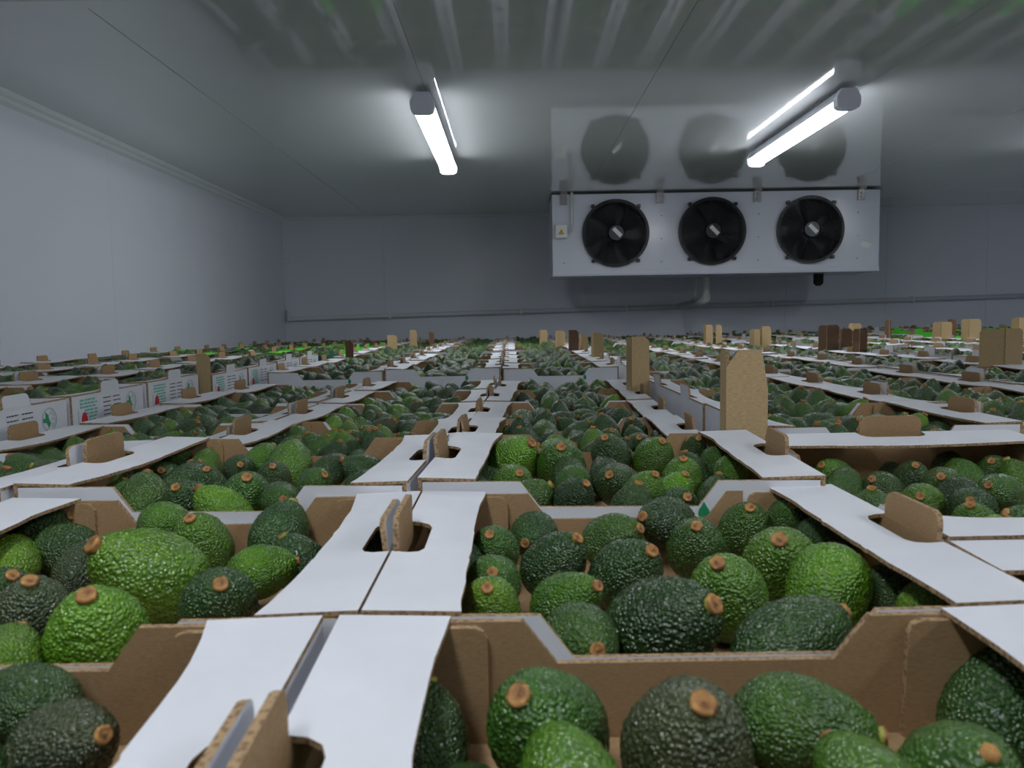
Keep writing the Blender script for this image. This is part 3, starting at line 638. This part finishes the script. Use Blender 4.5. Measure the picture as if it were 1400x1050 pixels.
BOXES = []    # dict: x, y, h, rz, hero, tint, printed
def add_box(x, y, h, rz=0.0, hero=None, tint='white', printed=False, must=False, rx=0.0, tx=0.0):
    vis = must or any(in_frame(x+sx*.2, y+sy*.16, CZ-h, 5) for sx in (-1, -.5, 0, .5, 1) for sy in (-1, 0, 1))
    if vis: BOXES.append(dict(x=x, y=y, h=h, rz=rz, hero=hero, tint=tint, printed=printed, rx=rx, tx=tx))
def J(a): return R_.uniform(-a, a)
def pallet(x0, ncol, y0, nrow, h, sp=.325, yaw=0.0, printed=False, tintf=None, jit=1.0, wsp=.405):
    for r in range(nrow):
        for c in range(ncol):
            dx, dy = (c+.5)*wsp, (r+.5)*sp
            x = x0 + dx*math.cos(yaw) - dy*math.sin(yaw); y = y0 + dx*math.sin(yaw) + dy*math.cos(yaw)
            add_box(x+J(.002)*jit, y+J(.003)*jit, h+J(.004)*jit, yaw+J(.007)*jit, None, tintf(c, r) if tintf else 'white', printed and c == ncol-1)
# the nearest stack: three rows of three
for key, x, y, h in (('R0', .101, .2690, .1720), ('R1', .111, .586, .165), ('R2', .112, .902, .155), ('L0', -.3085, .2690, .1720), ('L1', -.2910, .586, .165), ('L2', -.296, .908, .155), ('W2', -.705, .915, .158)):
    add_box(x, y, h, {'R2': -.055, 'L2': -.05, 'W2': -.03}.get(key, 0), key, must=True, tx=.057 if key in ('R0', 'L0') else 0)
# boxes turned sideways on the right
add_box(.479, .770, .158, PI/2+.015, 'E', must=True, rx=-.045); add_box(.479, .360, .169, PI/2, 'F', must=True)
pallet(-.905, 3, 1.225, 4, .193, .330, -.045)                 # lower stack behind
pallet(.365, 4, 1.14, 4, .168, .322)                          # right of it
pallet(-2.135, 3, .92, 4, .143, .335, 0, True)                # stacks along the left wall
pallet(-2.125, 3, 2.32, 4, .146, .330, 0, True)
def tint_left(c, r): return ('dark green' if r == 0 else 'green') if c == 2 else ('dark green' if (c, r) in ((0, 0), (0, 1), (1, 2)) else 'green' if (c, r) in ((1, 1), (0, 3), (1, 3)) else 'white')
pallet(-2.12, 3, 3.72, 4, .150, .330, 0, False, tint_left)
pallet(-2.11, 3, 5.15, 6, .158, .330, 0, False, lambda c, r: 'green' if c == 2 and r < 2 else 'dark green' if (c+r) % 3 == 0 else 'white')
pallet(-.845, 3, 2.63, 4, .160); pallet(-.850, 3, 3.98, 4, .152); pallet(-.85, 3, 5.32, 6, .160)
for k in range(4):
    for y0, n in ((2.55, 4), (3.95, 4), (5.32, 6)):
        if k == 3 and y0 < 3: continue
        pallet(.42+1.245*k, 3, y0 + .03*(k % 2), n, (.172, .160, .166, .158)[k] - (.012 if y0 > 5 else 0) - (.030 if k == 2 and y0 > 5 else 0), tintf=(lambda c, r: 'green' if r < 2 else 'white') if (k == 2 and y0 > 5) else None)

# labels: row rank inside each column, column counted from the central seam
cols = {}
for b in BOXES:
    if b['hero'] in ('E', 'F'): continue
    i = int(math.floor((b['x']+.06)/.405)); cols.setdefault(i, []).append(b)
for i, L in cols.items():
    for r, b in enumerate(sorted(L, key=lambda q: q['y'])):
        side, n = ('right', i) if i >= 0 else ('left', -i-1)
        b['label'] = 'open %s avocado box, %s row back, %s column %s of central seam' % (b['tint'], ordw(r), ordw(n), side)
        b['short'] = '%s box %s of seam' % (ordw(r), side) if n == 0 else '%s box, %s column %s' % (ordw(r), ordw(n), side)
for b in BOXES:
    if b['hero'] == 'E': b['label'] = 'open white avocado box turned sideways beside the second box right of the seam'; b['short'] = 'upper sideways box'
    if b['hero'] == 'F': b['label'] = 'open white avocado box turned sideways, cut by the right edge of the view'; b['short'] = 'edge sideways box'
for b in BOXES:
    o = carton((b['x'], b['y'], CZ-b['h']-BH), b['rz'], b['tint'], b['y'] < 4.0, b['printed'], b['rx'], b['tx'])
    tag(o, b['label'], 'box', 'open cartons of avocados')
# lower layers of the stacks (hidden under the top boxes)
bm = bmesh.new()
for b in BOXES:
    z1 = CZ-b['h']-BH-.002-(.013 if b['tx'] or b['rx'] else 0); c, s = math.cos(b['rz']), math.sin(b['rz'])
    nlay = 10
    for k in range(nlay):
        za, zb = z1*k/nlay, z1*(k+1)/nlay-.003
        pts = [(b['x']+c*u-s*v, b['y']+s*u+c*v, za) for u, v in ((-W/2+.006, -D/2+.006), (W/2-.006, -D/2+.006), (W/2-.006, D/2-.006), (-W/2+.006, D/2-.006))]
        slab(bm, pts, (0, 0, 1), zb-za, 0, 0, 0)
o = link_mesh('lower_boxes', bm_mesh('lower_boxes', bm, [WHITE])); tag(o, 'closed lower layers of stacked white boxes under the open boxes', 'boxes', None, 'stuff')

# corner posts: seen bearing, top, base and width in the 1400x1050 frame, true distance, label, dark, turn, shape
POSTS = [
 (1021, 478, 600, 56, 1.09, 'broad tan cardboard post with sloped shoulders, tallest among the near boxes', False, -.12, 'cut'),
 (875, 460, 510, 25, 2.05, 'tan cardboard corner post just left of the tallest broad post', False, .15, 'L'),
 (276, 484, 545, 20, 2.28, 'tan cardboard corner post rising beside the printed box sides at left', False, -.2, 'L'),
 (477, 466, 487, 11, 3.70, 'dark brown cardboard post right of the bright green boxes at left', True, 0, 'L'),
 (536, 458, 475, 13, 4.9, 'pale tan cardboard post left of centre, tallest of three before the back wall', False, .2, 'L'),
 (565, 451, 468, 10, 5.25, 'narrow tan cardboard post, middle of three before the back wall', False, -.1, 'L'),
 (590, 454, 467, 7, 5.28, 'narrow dark cardboard post, third of three left of the central seam', True, 0, 'L'),
 (743, 451, 466, 10, 5.25, 'small rounded tan post, first post right of the central seam', False, .1, 'L'),
 (767, 452, 473, 11, 4.55, 'pale tan cardboard post left of the dark post under the cooling unit', False, .2, 'L'),
 (784, 451, 483, 13, 3.93, 'dark brown cardboard post under the left fan', True, 0, 'L'),
 (799, 457, 480, 9, 3.95, 'thin tan cardboard post right behind the dark post under the left fan', False, .3, 'L'),
 (818, 455, 491, 14, 3.25, 'tan rounded cardboard post right of the dark post under the left fan', False, .15, 'L'),
 (969, 444, 465, 10, 5.28, 'tan cardboard post under the middle fan, the brown one of a pair', False, .1, 'L'),
 (982, 444, 465, 8, 5.28, 'tan cardboard post under the middle fan, the paler one of a pair', False, -.3, 'L'),
 (1034, 450, 468, 10, 4.7, 'pale tan cardboard post right of the middle fan pair', False, .3, 'L'),
 (1047, 446, 468, 12, 4.72, 'tan cardboard post under the right fan, before the black pipe stub', False, -.1, 'L'),
 (1138, 444, 485, 19, 3.86, 'large dark cardboard post under the black pipe stub', True, .25, 'L'),
 (1157, 449, 483, 14, 3.88, 'dark cardboard post leaning on the large dark post', True, -.2, 'L'),
 (1180, 449, 488, 13, 3.60, 'dark brown cardboard post, right of the two standing together', True, .35, 'L'),
 (1171, 442, 462, 12, 4.9, 'small pale rounded post behind the dark posts on the right', False, .1, 'L'),
 (1216, 437, 461, 6, 5.1, 'very thin dark post against the back wall right of the cooling unit', True, .9, 'L'),
 (1293, 440, 460, 17, 5.0, 'pale tan cardboard post left of the thin grey post at right', False, .2, 'L'),
 (1302, 436, 459, 7, 5.15, 'thin grey-brown post between two pale posts at right', True, 0, 'L'),
 (1332, 436, 465, 17, 4.75, 'pale yellowish cardboard post before the green box at right', False, .1, 'L'),
 (1386, 449, 498, 38, 2.47, 'wide tan cardboard corner post folded open near the right edge', False, .45, 'L'),
 (1398, 434, 455, 14, 4.9, 'pale cardboard post cut by the right edge of the view', False, .1, 'L'),
]
POST_XY = [((p[0]-698.5)/1050*p[4], p[4], p[3]/1050*p[4]) for p in POSTS]

# ---------------------------------------------------------------- avocados
LU = 1.36
def avo_profile(c, neck): s = math.sqrt(max(0, 1-c*c)); return .5*s*(1-neck*c-.05*c*c)
def avo_mesh(name, nu, nv, neck, seed, disp, m):
    bm = bmesh.new(); off = Vector((seed*13.7, seed*5.1, 3.3*seed)); rows = []
    for j in range(nv+1):
        th = PI*j/nv; c = -math.cos(th); row = []
        for i in range(nu):
            a = 2*PI*i/nu; r = avo_profile(c, neck)
            p = Vector((r*math.cos(a), r*math.sin(a), c*LU/2))
            n = Vector((math.cos(a)*math.sin(th), math.sin(a)*math.sin(th), c)).normalized()
            p += n*(noise.noise(p*2.1+off)*.022-.006)
            if c > .9: p.z -= .035*((c-.9)/.1)**2*.6
            if disp:
                f = noise.voronoi((p+off)*16.0)[0][0]
                g = noise.voronoi((p+off)*30.0)[0][0]
                fade = min(1, (1-abs(c))*7)
                p += n*disp*fade*((.42-f)*1.0+(.42-g)*.45)
            row.append(bm.verts.new(p))
            if j in (0, nv): break
        rows.append(row)
    for j in range(nv):
        A, B = rows[j], rows[j+1]
        for i in range(nu):
            k = (i+1) % nu
            if j == 0: f = bm.faces.new((A[0], B[k], B[i]))
            elif j == nv-1: f = bm.faces.new((A[i], A[k], B[0]))
            else: f = bm.faces.new((A[i], A[k], B[k], B[i]))
            f.smooth = True
    bmesh.ops.recalc_face_normals(bm, faces=bm.faces)
    return bm_mesh(name, bm, [m], True)
NECK = (.13, .17, .22, .15)
AV_HI = [avo_mesh('avocado', 120, 92, NECK[k], k+1, .030, AVO) for k in range(4)]
AV_MID = [avo_mesh('avocado', 44, 34, NECK[k], k+1, .016, AVO) for k in range(4)]
def stem_mesh(seed, seg, green):
    rn = random.Random(seed); bm = bmesh.new(); rows = []
    for r, z in ((.075, -.05), (.088, .0), (.100, .028), (.098, .050), (.070, .060), (.052, .046), (.03, .052), (.002, .055)):
        rows.append([bm.verts.new((r*math.cos(2*PI*k/seg)*rn.uniform(.93, 1.06), r*math.sin(2*PI*k/seg)*rn.uniform(.93, 1.06), LU/2-.022+z+rn.uniform(-.006, .006))) for k in range(seg)])
    for q, (A, B) in enumerate(zip(rows, rows[1:])):
        for k in range(seg):
            f = bm.faces.new((A[k], A[(k+1) % seg], B[(k+1) % seg], B[k])); f.smooth = True
            f.material_index = 1 if (q < 2 and green) else 0
    bm.faces.new(rows[-1]); bmesh.ops.recalc_face_normals(bm, faces=bm.faces)
    return bm_mesh('stem', bm, [STEM, STEMG])
STEMS = [stem_mesh(k, 20, k % 2) for k in range(4)]
TONES = {'B': ((.150, .340, .016), 'bright green'), 'b': ((.105, .255, .017), 'fresh green'), 'm': ((.066, .172, .019), 'mid green'), 'd': ((.040, .107, .019), 'dark green'),
         'k': ((.028, .074, .016), 'blackish green'), 'g': ((.076, .108, .042), 'greyish green')}
def quat_to(d, roll):
    return Vector(d).to_track_quat('Z', 'Y') @ Quaternion((0, 0, 1), roll)
AV = []    # dict: p (world), q, w, l, tone, box
RA = random.Random(5)
bykey = {b['hero']: b for b in BOXES if b['hero']}
spheres = {}
for (key, x, y, z, dx, dy, dz, w, l, tone) in HEROES:
    d = Vector((dx, dy, dz)).normalized(); p = Vector((x, y, CZ+z))
    AV.append(dict(p=p, q=quat_to(d, RA.uniform(0, 6.3)), w=w, l=l, tone=tone, box=bykey[key], hero=True, d=d))
    k = (l-w)/2*.9
    spheres.setdefault(key, []).extend([(p-d*k, .46*w), (p, .48*w), (p+d*k, .36*w)])
packs = [[[int(c) for c in a.split(',')] for a in s.split()] for s in PACKS]
for n, b in enumerate(BOXES):
    pk = packs[R_.randrange(6)]; flip = R_.random() < .5; lift = .006 if b['hero'] is None else .0
    base = Matrix.Translation((b['x'], b['y'], CZ-b['h']-BH+T+lift)) @ Matrix.Rotation(b['rz'] + (PI if flip else 0), 4, 'Z')
    bright = R_.random()
    for a in pk:
        lp = Vector((a[0]*.985e-4, a[1]*.945e-4, a[2]*1e-4)); q = Quaternion([c*1e-3 for c in a[3:7]]); w, l = a[7]*.965e-4, a[8]*.955e-4*LU
        if lp.z+lift > (.058 if b['hero'] not in spheres else .036): continue
        if b['hero'] in ('R1', 'L1') and lp.y*(-1 if flip else 1) < -.06: continue
        if abs(lp.x) > W/2-FLW-.010-w*.38:        # lies under a flap: keep it below
            dz = (q @ Vector((0, 0, 1))).z
            top = math.sqrt((w/2)**2*(1-dz*dz) + (l/2+.004)**2*dz*dz)
            if top > .027: q = quat_to((RA.uniform(-.25, .25), RA.choice((-1, 1)), 0), RA.uniform(0, 6)); top = w/2; lp.y = max(-.143+l/2, min(.143-l/2, lp.y))
            lp.z = min(lp.z, .059-lift-top); lp.z = max(lp.z, w*.47)
        p = base @ lp; q = base.to_quaternion() @ q; d = q @ Vector((0, 0, 1))
        if d.z < -.25 and b['hero'] is None and RA.random() < .7:
            q = q @ Quaternion((1, 0, 0), PI); d = -d
        if b['hero'] in spheres:
            k = (l-w)/2*.9; bad = False
            for (sp, sr) in spheres[b['hero']]:
                for cc, cr in ((p-d*k, .46*w), (p, .48*w), (p+d*k, .36*w)):
                    if (sp-cc).length < (sr+cr)*.86: bad = True; break
                if bad: break
            if bad: continue
        if any(abs(p.x-px) < pw*.6+.03 and abs(p.y-py-.02) < pw*.6+.045 for px, py, pw in POST_XY): continue
        tone = RA.choices('Bbmdkg', ((.07, .17, .3, .33, .09, .04) if bright > .4 else (.02, .08, .25, .45, .16, .04)))[0]
        AV.append(dict(p=p, q=q, w=w, l=l, tone=tone, box=b, hero=False, d=d))
def size_px(a):
    v = CAMI @ a['p']; return a['w']/max(.05, -v.z)
cand = [a for a in AV if in_frame(a['p'].x, a['p'].y, a['p'].z, 20)]
cand.sort(key=lambda a: -(size_px(a)*(2 if a['hero'] else 1)))
IND = cand[:300]; ids = {id(a) for a in IND}
REST = [a for a in AV if id(a) not in ids]
# individual fruits, labelled by their line and place in the box
per = {}
for a in IND: per.setdefault(id(a['box']), []).append(a)
def stem_words(a):
    v = CAMI.to_3x3() @ a['d']
    if v.z > .72: return 'stem facing out'
    if v.z < -.45: return 'stem hidden'
    if v.y > .7: return 'stem up'
    return 'stem to right' if v.x > 0 else 'stem to left'
for L in per.values():
    L.sort(key=lambda a: a['p'].y); nl = max(1, round(len(L)/6)); m = math.ceil(len(L)/nl)
    for li in range(nl):
        for r, a in enumerate(sorted(L[li*m:(li+1)*m], key=lambda a: a['p'].x)):
            a['label'] = '%s avocado, %s, %s from left, %s line, %s' % (TONES[a['tone']][1], stem_words(a), ordw(r), ordw(li), a['box']['short'])
for n, a in enumerate(IND):
    near = a['p'].y < .82
    o = link_mesh('avocado', (AV_HI if near else AV_MID)[n % 4])
    o.location = a['p']; o.rotation_mode = 'QUATERNION'; o.rotation_quaternion = a['q']; g = 1.0; o.scale = (a['w']*g, a['w']*g, a['l']*g/LU)
    c = TONES[a['tone']][0]; f = RA.uniform(.85, 1.18); o.color = (c[0]*f*RA.uniform(.9, 1.15), c[1]*f, c[2]*f, 1)
    tag(o, a['label'], 'avocado', 'avocados in the nearest boxes')
    st = link_mesh('stem', STEMS[n % 4], o)
# all other fruits: one heap
def lathe_lo(nu, nv):
    V = []; Fc = []
    for j in range(nv+1):
        c = -math.cos(PI*j/nv); r = max(.0, avo_profile(c, .16))
        for i in range(nu): V.append((r*math.cos(2*PI*i/nu), r*math.sin(2*PI*i/nu), c*LU/2))
    for j in range(nv):
        for i in range(nu):
            k = (i+1) % nu; Fc.append((j*nu+i, j*nu+k, (j+1)*nu+k, (j+1)*nu+i))
    return np.array(V), np.array(Fc)
def stem_lo():
    V = []; Fc = []; n = 6
    for r, z in ((.07, -.05), (.08, .025)):
        for i in range(n): V.append((r*math.cos(2*PI*i/n), r*math.sin(2*PI*i/n), LU/2-.01+z))
    V += [(0, 0, LU/2+.03)]*n
    for j in range(2):
        for i in range(n): k = (i+1) % n; Fc.append((j*n+i, j*n+k, (j+1)*n+k, (j+1)*n+i))
    return np.array(V), np.array(Fc)
LOD = [lathe_lo(14, 10), lathe_lo(9, 7)]; SL_ = stem_lo()
Vs, Fs, Ms, Cs = [], [], [], []; nv = 0
for a in REST:
    R3 = np.array(a['q'].to_matrix()); S3 = np.array((a['w'], a['w'], a['l']/LU)); P3 = np.array(a['p'])
    V, Fc = LOD[0 if a['p'].y < 3 else 1]
    c = TONES[a['tone']][0]; f = RA.uniform(.8, 1.15); c = (c[0]*f, c[1]*f, c[2]*f, 1)
    for (v, fc, mi) in ((V, Fc, 0), (*SL_, 1)):
        if mi and (a['p'].y > 5 or RA.random() < .3): continue
        Vs.append((v*S3) @ R3.T + P3); Fs.append(fc+nv); Ms.append(np.full(len(fc), mi)); Cs.append(np.tile(c, (len(v), 1))); nv += len(v)
Vs = np.concatenate(Vs); Fs = np.concatenate(Fs); Ms = np.concatenate(Ms); Cs = np.concatenate(Cs)
me = bpy.data.meshes.new('avocado_heap')
me.vertices.add(len(Vs)); me.vertices.foreach_set('co', Vs.astype(np.float32).ravel())
me.loops.add(Fs.size); me.loops.foreach_set('vertex_index', Fs.astype(np.int32).ravel())
me.polygons.add(len(Fs)); me.polygons.foreach_set('loop_start', (np.arange(len(Fs))*4).astype(np.int32))
me.polygons.foreach_set('material_index', Ms.astype(np.int32)); me.polygons.foreach_set('use_smooth', np.ones(len(Fs), dtype=bool))
at = me.attributes.new('tone', 'FLOAT_COLOR', 'POINT'); at.data.foreach_set('color', Cs.astype(np.float32).ravel())
me.materials.append(AVOS); me.materials.append(STEM); me.update(calc_edges=True); me.validate()
o = link_mesh('avocado_heap', me); tag(o, 'thousands of small dark avocados filling the boxes farther back', 'avocados', None, 'stuff')

# ---------------------------------------------------------------- cardboard corner posts
def post(px, ytop, ybase, wpx, y, label, dark=False, turn=0.0, shape='L'):
    """an upright corner board; px, ytop .. give its bearing and size as seen, y its true distance"""
    hor = 438-.01676*(px-697); x = (px-698.5)/1050*y; zt = CZ-(ytop-hor)/1050*y; w = wpx/1050*y
    m = DARKTAN if dark else TAN; t = .005; z0 = max(zt-.32, CZ-.232); r = min(.35*w, .012)
    o = empty('corner_post', (x, y, z0), turn); tag(o, label, 'corner post', 'cardboard corner posts')
    h = zt-z0
    def leaf(name, a, b, top):
        bm = bmesh.new(); slab(bm, [(a, 0, 0), (b, 0, 0), *top], (0, 1, 0), t, 0, 0, 1); return link_mesh(name, bm_mesh(name, bm, [m, EDGE]), o)
    if shape == 'cut':   # broad board with sloped shoulders
        leaf('front_leaf', -w/2, w/2, [(w/2, 0, h-.055), (w*.34, 0, h), (-w*.20, 0, h), (-w*.5, 0, h-.025)])
    else:
        leaf('front_leaf', -w/2, w/2, [(w/2, 0, h-r), (w/2-r, 0, h), (-w/2, 0, h)])
    l2 = leaf('side_leaf', 0, w*.9, [(w*.9, 0, h-r), (w*.9-r, 0, h-.001), (0, 0, h-.001)])
    l2.location = (-w/2+t, t, 0); l2.rotation_euler = (0, 0, PI/2)
    return o
for p in POSTS: post(*p)
